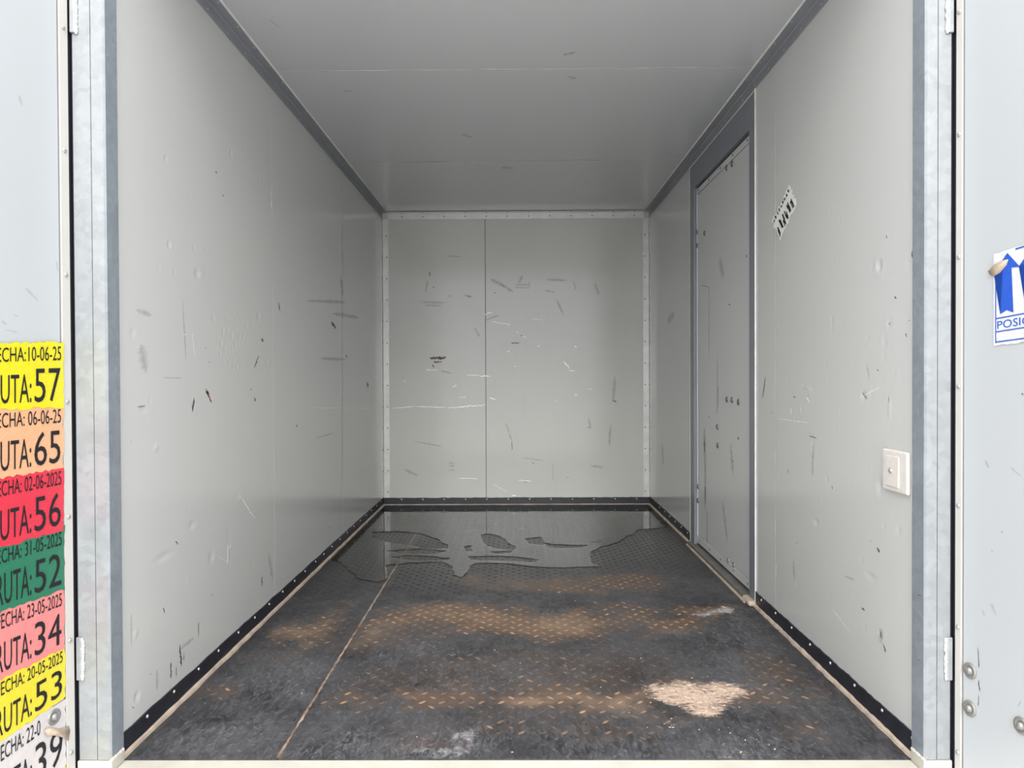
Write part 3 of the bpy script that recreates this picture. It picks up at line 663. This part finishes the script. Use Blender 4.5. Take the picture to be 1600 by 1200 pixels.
mk(LD, 'grey_smudges', [(88, 408, 90, 425, 2), (3, 503, 10, 506, 3), (20, 492, 30, 495, 2), (30, 150, 34, 165, 3), (40, 450, 60, 470, 3), (8, 515, 30, 520, 2)], d_grey)

# ------------------------------------------------------------------ side door in the right wall
zt = H-.043
def pR(x, px, py): return hit(px, py, (x, 0, 0), (1, 0, 0))
XD = 1.012
dN = pR(1.0, 1172, 585).y; dF = pR(1.0, 1085.5, 585).y          # clear opening
zTop = (pR(1.0, 1172, 205).z+pR(1.0, 1086, 293).z)/2; zBot = .035
zFr = pR(1.0, 1180, 140).z
sd = empty('door_1', (1.0, (dN+dF)/2, 0), 'narrow grey side door with dull bolts in the right wall', 'door', 'structure')
sdi = Matrix.Translation(sd.location).inverted()
def sbox(name, dims, mat, bev=.001, parent=sd):
    bm = bmesh.new(); box(bm, *dims, bev=bev)
    for v in bm.verts: v.co = sdi @ v.co
    return fin(name, bm, mat, parent)
sbox('door_frame', (.996, 1.045, yN, dN, .0, zt, ), m_angle)
sbox('door_frame', (.996, 1.045, dF, yF, .0, zt), m_angle)
sbox('header_panel', (.9965, 1.045, dN, dF, zTop+.004, zt), m_angle)
sbox('threshold', (.972, 1.045, dN-.03, dF+.06, -.001, .022), simple('worn_steel', (.17, .165, .155), .5, .4, .2, 20))
sbox('sealant_bead', (.962, .972, dN-.03, dF+.06, -.001, .010), m_caulk, .003)
sbox('sealant_bead', (.9945, 1.0, yN-.0032, yN+.001, .0, zt), m_white_caulk, .001)
sbox('sealant_bead', (.9945, 1.0, yF-.006, yF-.001, .0, zt), m_white_caulk, .001)
sbox('sealant_bead', (.9945, 1.0, yN, yF, zt-.010, zt-.004), m_white_caulk, .001)
sbox('sealant_bead', (.966, .9995, yN-.012, dN+.012, .0, .024), m_caulk, .010)
rec = XD
sbox('gap_backing', (1.046, 1.05, yN, yF, -.06, H), m_seamdark)
sbox('door_panel', (rec, rec+.03, dN+.030, dF-.020, zBot+.042, zTop-.040), m_sdoor)
for nm, d in (('edge_strip', (rec-.003, rec+.032, dN+.012, dN+.027, zBot, zTop-.008)), ('edge_strip', (rec-.003, rec+.032, dF-.017, dF-.006, zBot, zTop-.008)),
              ('edge_strip', (rec-.003, rec+.032, dN+.027, dF-.017, zTop-.037, zTop-.008)), ('edge_strip', (rec-.003, rec+.032, dN+.027, dF-.017, zBot, zBot+.039))):
    sbox(nm, d, m_sdoor)
for k in range(5): 
    yy = dN+.06+k*(dF-dN-.12)/4
    rivet(rv_dark, (rec-.003, yy, zTop-.022), (-1, 0, 0), sd); rivet(rv_dark, (rec-.003, yy, zBot+.02), (-1, 0, 0), sd)
for (px, py) in ((1135.5, 262), (1144, 256), (1089.5, 363), (1101, 364.5), (1089.5, 384), (1136, 624), (1144, 625), (1154, 628), (1121, 667), (1121.5, 696), (1091, 760), (1091, 782)):
    rivet(bolt_small, pR(rec, px, py), (-1, 0, 0), sd, 'bolt')
for (px, py) in ((1138, 876), (1146.5, 883)):
    rivet(bolt_light, pR(rec, px, py), (-1, 0, 0), sd, 'bolt')
def sdm(nm, lst, mat):
    o = strokes(nm, lst, lambda x, y: pR(rec, x, y), (-1, 0, 0), mat, sd)
    for v in o.data.vertices: v.co = sdi @ v.co
sdm('scuff_marks', [(1139, 475, 1141, 476, 5), (1095, 445, 1107, 449, 1.5), (1108, 447, 1108, 460, 1), (1107, 651, 1109, 652, 2), (1153, 685, 1154, 686, 2), (1101, 689, 1101, 705, 2.5), (1102, 760, 1102, 783, 2), (1145, 720, 1146, 722, 1.5), (1166, 400, 1167, 401, 2)], d_dark)
sdm('grey_smudges', [(1126, 412, 1129, 425, 4), (1101, 680, 1102, 728, 4), (1102, 730, 1102, 790, 3), (1122, 610, 1121, 640, 3), (1142, 700, 1145, 735, 3), (1121, 560, 1121, 620, 1.5), (1108, 460, 1108, 560, 1.2), (1130, 790, 1136, 840, 3), (1105, 800, 1105, 850, 2)], d_grey)

# ------------------------------------------------------------------ blank outlet cover on the right wall
cs = [onR(*p) for p in ((1385, 700), (1424, 708), (1424, 775), (1385, 763))]
yo0, yo1 = min(c.y for c in cs), max(c.y for c in cs); zo0 = (cs[2].z+cs[3].z)/2; zo1 = (cs[0].z+cs[1].z)/2
oc = empty('outlet_cover', (1.0, (yo0+yo1)/2, zo0), 'ivory plastic blank outlet cover with centre screw on the right wall', 'outlet')
oi = Matrix.Translation(oc.location).inverted()
def obox(name, d, mat, bev):
    bm = bmesh.new(); box(bm, *d, bev=bev)
    for v in bm.verts: v.co = oi @ v.co
    return fin(name, bm, mat, oc)
wy = yo1-yo0; hz = zo1-zo0
obox('back_plate', (.989, 1.0, yo0, yo1, zo0, zo1), m_plast, .004)
obox('blank_insert', (.986, .9892, yo0+wy*.30, yo1-wy*.16, zo0+hz*.12, zo1-hz*.14), m_plast, .0015)
pc = onR(1400, 735); rivet(screw_me, (.986, pc.y, pc.z), (-1, 0, 0), oc, 'screw').scale = (1.25, 1.25, 1.25)

# ------------------------------------------------------------------ text and stickers
def text_mesh(txt):
    cu = bpy.data.curves.new('t', 'FONT'); cu.body = txt; cu.size = 1; cu.resolution_u = 3
    ob = bpy.data.objects.new('t', cu); C.objects.link(ob)
    dg = bpy.context.evaluated_depsgraph_get(); me = bpy.data.meshes.new_from_object(ob.evaluated_get(dg))
    v = np.array([tuple(q.co)[:2] for q in me.vertices]); f = [tuple(p.vertices) for p in me.polygons]
    bpy.data.objects.remove(ob); bpy.data.curves.remove(cu); bpy.data.meshes.remove(me); return v, f
def width(txt): v, f = text_mesh(txt); return v[:, 0].max()-v[:, 0].min()
m_ink = simple('black_ink', (.012, .012, .015), .6); m_ink.node_tree.nodes['Principled BSDF'].inputs['Specular IOR Level'].default_value = .25
def paper(name, col, wear=(.62, .60, .56)):
    a = NT(name); nz = a.noise(35, 6, .7)
    cr = a.ramp(a.noise(26, 6, .75, a.coord((1, 1, 2.2)), 1.2), .63, .70)
    c = a.ramp(nz, .3, .7, tuple(x*.92 for x in col)+(1,), tuple(min(1, x*1.05) for x in col)+(1,))
    a.set(Base_Color=a.mix(a.math('MULTIPLY', cr, .5), c, (*wear, 1)), Roughness=.38)
    a.bump(a.noise(45, 4, .6, a.coord((1, 1, 2)), .8), .5, .004); return a.m
def sheet(parent, name, mat, fn, u0, u1, v0, v1, n, nu=26, nv=12, rag=.0, lift=.0008):
    """ragged wrinkled paper sheet; fn(u,v) gives the point on the surface"""
    inv = Matrix.Translation(parent.location).inverted(); V = []; n = Vector(n)
    for i in range(nu+1):
        for j in range(nv+1):
            u = u0+(u1-u0)*i/nu; v = v0+(v1-v0)*j/nv
            if i in (0, nu): u += random.uniform(-rag, rag)
            if j in (0, nv): v += random.uniform(-rag, rag)*1.2
            p = fn(u, v)+n*(lift+random.uniform(0, .0003)); V.append(tuple(inv @ p))
    I = lambda i, j: i*(nv+1)+j
    F = [(I(i, j), I(i+1, j), I(i+1, j+1), I(i, j+1)) for i in range(nu) for j in range(nv)]
    me = bpy.data.meshes.new(name); me.from_pydata(V, [], F); bm = bmesh.new(); bm.from_mesh(me)
    bmesh.ops.recalc_face_normals(bm, faces=bm.faces)
    bm.faces.ensure_lookup_table(); bm.normal_update()
    if sum((f.normal.dot(n) for f in bm.faces)) < 0: bmesh.ops.reverse_faces(bm, faces=bm.faces)
    bm.to_mesh(me); bm.free(); return link(name, me, mat, parent, True)
def lettering(parent, txt, fn, ua, ub, va, vb, n, mat, lift=.0020, name='lettering', suffix=None, hgt=None):
    """text fitted so that (suffix of) it spans ua (left) to ub (right); va/vb baseline and cap height"""
    v, f = text_mesh(txt); cap = text_mesh('H')[0][:, 1].max()
    w_ = width(suffix) if suffix else v[:, 0].max()-v[:, 0].min()
    xr = v[:, 0].max(); n = Vector(n); inv = Matrix.Translation(parent.location).inverted()
    V = []
    for (x, y) in v:
        u = ub+(x-xr)*(ub-ua)/w_; q = va+y/cap*(vb-va)
        V.append(tuple(inv @ (fn(u, q)+n*lift)))
    me = bpy.data.meshes.new(name); me.from_pydata(V, [], f); return link(name, me, mat, parent)

cols = {'y': paper('yellow_sticker', (.60, .53, .012)), 'o': paper('peach_sticker', (.62, .33, .18)), 'r': paper('red_sticker', (.56, .03, .055)), 'g': paper('green_sticker', (.02, .145, .08), (.16, .36, .28)),
        'p': paper('pink_sticker', (.62, .20, .19)), 'y2': paper('bright_yellow_sticker', (.60, .51, .03)), 'w': paper('white_sticker', (.50, .465, .455))}
# right-edge top/bottom and left (frame-edge) top/bottom heights of each sticker on the door
ST = [('y', 'yellow', 534, 636, 536, 641, '10-06-25', ':10-06-25', '57', 97, 'topmost yellow route sticker numbered 57 on the left rear door'),
      ('o', 'peach', 632, 731, 638, 747, ': 06-06-25', ': 06-06-25', '65', 97, 'peach orange route sticker numbered 65 below the topmost yellow sticker'),
      ('r', 'red', 728, 828, 744, 856, ': 02-06-2025', ': 02-06-2025', '56', 98, 'red route sticker numbered 56 between peach and green stickers'),
      ('g', 'green', 822, 921, 851, 956, ': 31-05-2025', ': 31-05-2025', '52', 99, 'dark green route sticker numbered 52, worn with pale creases'),
      ('p', 'pink', 918, 1012, 952, 1062, ': 23-05-2025', ': 23-05-2025', '34', 99.5, 'pink route sticker numbered 34 below the green sticker'),
      ('y2', 'yellow', 1009, 1089, 1059, 1160, ': 20-05-2025', ': 20-05-2025', '53', 101, 'yellow route sticker numbered 53 between pink and white stickers'),
      ('w', 'white', 1090, 1196, 1157, 1275, ': 22-0', ': 22-0', '39', 102, 'white route sticker numbered 39, lowest lettered one, corner torn')]
for si, (ck, cn, rt, rb, lt, lb, date, _, num, pxr, lab) in enumerate(ST):
    A, B = LD.on(pxr, rt), LD.on(pxr, rb); D, Cc = LD.on(0, lt), LD.on(0, lb)
    def fn(u, v, A=A, B=B, D=D, Cc=Cc):              # u: 0 right edge .. grows to the left; v: 0 bottom .. 1 top
        return (B*(1-u)+Cc*u)*(1-v)+(A*(1-u)+D*u)*v
    U = 1.55
    e = empty('route_sticker', tuple(fn(U/2, 0)), lab, 'sticker', None, 'dated route stickers on the left rear door')
    lf = .0006+.0005*(7-si)
    sheet(e, 'paper', cols[ck], fn, 0.0, U, 0.0, 1.0, LD.n, 30, 12, .018, lf)
    full = 'FECHA'+(':' if not date.startswith(':') else '')+date
    suff = ('CHA'+(':' if not date.startswith(':') else '')+date)
    if si >= 4: suff = 'ECHA'+date
    ur = .05 if num != '39' else .42
    lettering(e, full, fn, 1.0, ur, .72, .93, LD.n, m_ink, lf+.0012, 'date_lettering', suff)
    lettering(e, num, fn, .50, .06, .10, .60, LD.n, m_ink, lf+.0012, 'number_lettering')
    lettering(e, 'RUTA:', fn, 1.02 if si < 3 else .96, .55, .10, .52 if si != 3 else .56, LD.n, m_ink, lf+.0012, 'word_lettering', 'UTA:' if si < 3 else 'UTA:')
# a blank yellow corner of one more sticker below, and the torn tape curl
A, D = LD.on(102, 1192), LD.on(0, 1268)
e = empty('route_sticker', tuple(LD.on(60, 1330)), 'blank yellow sticker corner peeking out at the bottom of the left rear door', 'sticker', None, 'dated route stickers on the left rear door')
sheet(e, 'paper', cols['y2'], lambda u, v: (A*(1-u)+D*u)-Vector((0, 0, .14*(1-v))), 0, 1.5, 0, 1, LD.n, 20, 8, .015, .0007)
m_tape = simple('aged_tape', (.36, .285, .21), .7, 0, .3, 40)
def flap(name, lab, leaf, pts, lifts, mat, cat='tape'):
    q = [leaf.on(*p) for p in pts]; c = sum(q, Vector())/len(q)
    e = empty(name, tuple(c), lab, cat); inv = Matrix.Translation(c).inverted()
    bm = bmesh.new(); top = [bm.verts.new(inv @ (p+leaf.n*l)) for p, l in zip(q, lifts)]; bot = [bm.verts.new(inv @ (p+leaf.n*(l-.0006))) for p, l in zip(q, lifts)]
    cv = bm.verts.new(inv @ (c+leaf.n*(sum(lifts)/len(lifts)+.003))); cb = bm.verts.new(inv @ (c+leaf.n*(sum(lifts)/len(lifts)+.0024))); k = len(q)
    for i in range(k):
        j = (i+1) % k; bm.faces.new((top[i], top[j], cv)); bm.faces.new((bot[j], bot[i], cb)); bm.faces.new((top[i], bot[i], bot[j], top[j]))
    bmesh.ops.recalc_face_normals(bm, faces=bm.faces); fin('sheet', bm, mat, e, True); return e
flap('tape_scrap', 'torn curled scrap of tan tape across the white sticker on the left rear door', LD, [(66, 1141), (74, 1136), (90, 1139), (106, 1134), (108, 1142), (105, 1157), (96, 1152), (82, 1149), (70, 1150)], [.006, .006, .003, .003, .003, .004, .005, .004, .007], m_tape)

# blue arrow sticker on the right rear door
m_blue = simple('blue_ink', (.015, .075, .42), .45); m_wh = paper('white_arrow_sticker', (.58, .58, .58))
def on2(px, py): return RD.on(px, py)
tl, bl, tr_, br = on2(1553, 397), on2(1553, 541), on2(1600, 382), on2(1600, 535)
def fa(u, v): return (bl*(1-u)+br*u)*(1-v)+(tl*(1-u)+tr_*u)*v
e = empty('arrow_sticker', tuple(fa(1, 0)), 'white sticker with blue upright arrows on the right rear door, corner peeled', 'sticker')
UE = 2.3
sheet(e, 'paper', m_wh, fa, 0, UE, 0, 1, RD.n, 20, 20, .006, .0008)
def shape(nm, polys, lift=.0019):
    inv = Matrix.Translation(e.location).inverted(); bm = bmesh.new()
    for p in polys:
        f = bm.faces.new([bm.verts.new(inv @ (fa(u, v)+RD.n*lift)) for u, v in p])
    bmesh.ops.triangulate(bm, faces=bm.faces[:]); bmesh.ops.recalc_face_normals(bm, faces=bm.faces)
    fin(nm, bm, m_blue, e)
def bar(u0, v0, u1, v1): return [(u0, v0), (u1, v0), (u1, v1), (u0, v1)]
def arrow(c):
    w1, w2 = .21, .52
    return [(c-w1*1.05, .335), (c, .365), (c+w1*1.05, .325), (c+w1*.75, .80), (c+w2*.85, .78), (c+.02, 1.0-.035), (c-w2*.85, .79), (c-w1*.55, .81)]
shape('arrow', [arrow(.46)]); shape('arrow', [arrow(1.30)])
shape('border', [bar(.07, .30-.012, UE-.1, .30), bar(.07, .145, UE-.1, .157), bar(.07, .035, UE-.1, .047), bar(.07, .03, .10, .86), bar(.75, .97, UE-.1, .985), bar(UE-.13, .03, UE-.1, .97)])
lettering(e, 'POSICION', fa, .14, UE-.35, .18, .262, RD.n, m_blue, .0019, 'lettering')
flap('paper_curl', 'peeled brownish paper corner curling off the blue arrow sticker', RD, [(1547, 424), (1556, 414), (1568, 407), (1577, 405), (1574, 414), (1564, 426), (1556, 431), (1550, 430)], [.006, .006, .003, .0025, .0025, .0025, .003, .005], m_tape, 'paper')

# small torn shipping label on the right wall
P1, P2, P3, P4 = onR(1234.5, 288), onR(1246, 318), onR(1219, 376), onR(1206.5, 345)
def fw(u, v): return (P4*(1-u)+P3*u)*(1-v)+(P1*(1-u)+P2*u)*v       # u across the lines, v along the reading direction
e = empty('shipping_label', tuple((P1+P2+P3+P4)/4), 'small torn white label with black print stuck slantwise on the right wall', 'label')
sheet(e, 'paper', paper('torn_label_paper', (.84, .83, .80)), fw, 0, 1, 0, 1, (-1, 0, 0), 12, 16, .04, .0008)
inv = Matrix.Translation(e.location).inverted(); bm = bmesh.new()
for row, (ua, ub, cnt) in enumerate(((.05, .20, 9), (.38, .92, 6))):
    for k in range(cnt):
        v0 = .05+.90*k/cnt; v1 = v0+.9/cnt*.85
        for q in range(4):
            a0 = ua+(ub-ua)*random.uniform(0, .6); a1 = a0+(ub-ua)*random.uniform(.2, .7); b0 = v0+(v1-v0)*random.uniform(0, .5); b1 = b0+(v1-v0)*random.uniform(.18, .4)
            bm.faces.new([bm.verts.new(inv @ (fw(*t)+Vector((-.0018-.00003*q, 0, 0)))) for t in ((a0, b0), (min(a1, ub), b0), (min(a1, ub), b1), (a0, b1))])
bmesh.ops.recalc_face_normals(bm, faces=bm.faces); o = fin('print', bm, m_ink, e); o['kind'] = 'stuff'

# crumbs of pale dirt on the floor
bm = bmesh.new()
for (px, py, sx_, sy_, nn) in ((1090, 1085, 80, 26, 60), (1060, 1135, 60, 14, 12), (1180, 1165, 60, 20, 14), (800, 1010, 300, 120, 20), (660, 1165, 120, 22, 8)):
    for k in range(nn):
        p = onF(px+random.gauss(0, .6)*sx_, py+random.gauss(0, .6)*sy_); p.y = max(.03, p.y); r = random.uniform(.0008, .0026); p.x = max(-.95, min(.95, p.x))
        m_ = Matrix.Translation(p+Vector((0, 0, r*.2))) @ Matrix.Rotation(random.uniform(0, 6), 4, 'Z') @ Matrix.Diagonal((random.uniform(.8, 2.2), 1, .35, 1))
        bmesh.ops.create_icosphere(bm, subdivisions=1, radius=r, matrix=m_)
o = tagp(fin('dirt_crumbs', bm, simple('pale_dirt', (.45, .36, .29), .85, 0, .25, 80)), 'scattered crumbs of pale dry dirt on the floor plates', 'dirt', 'stuff')
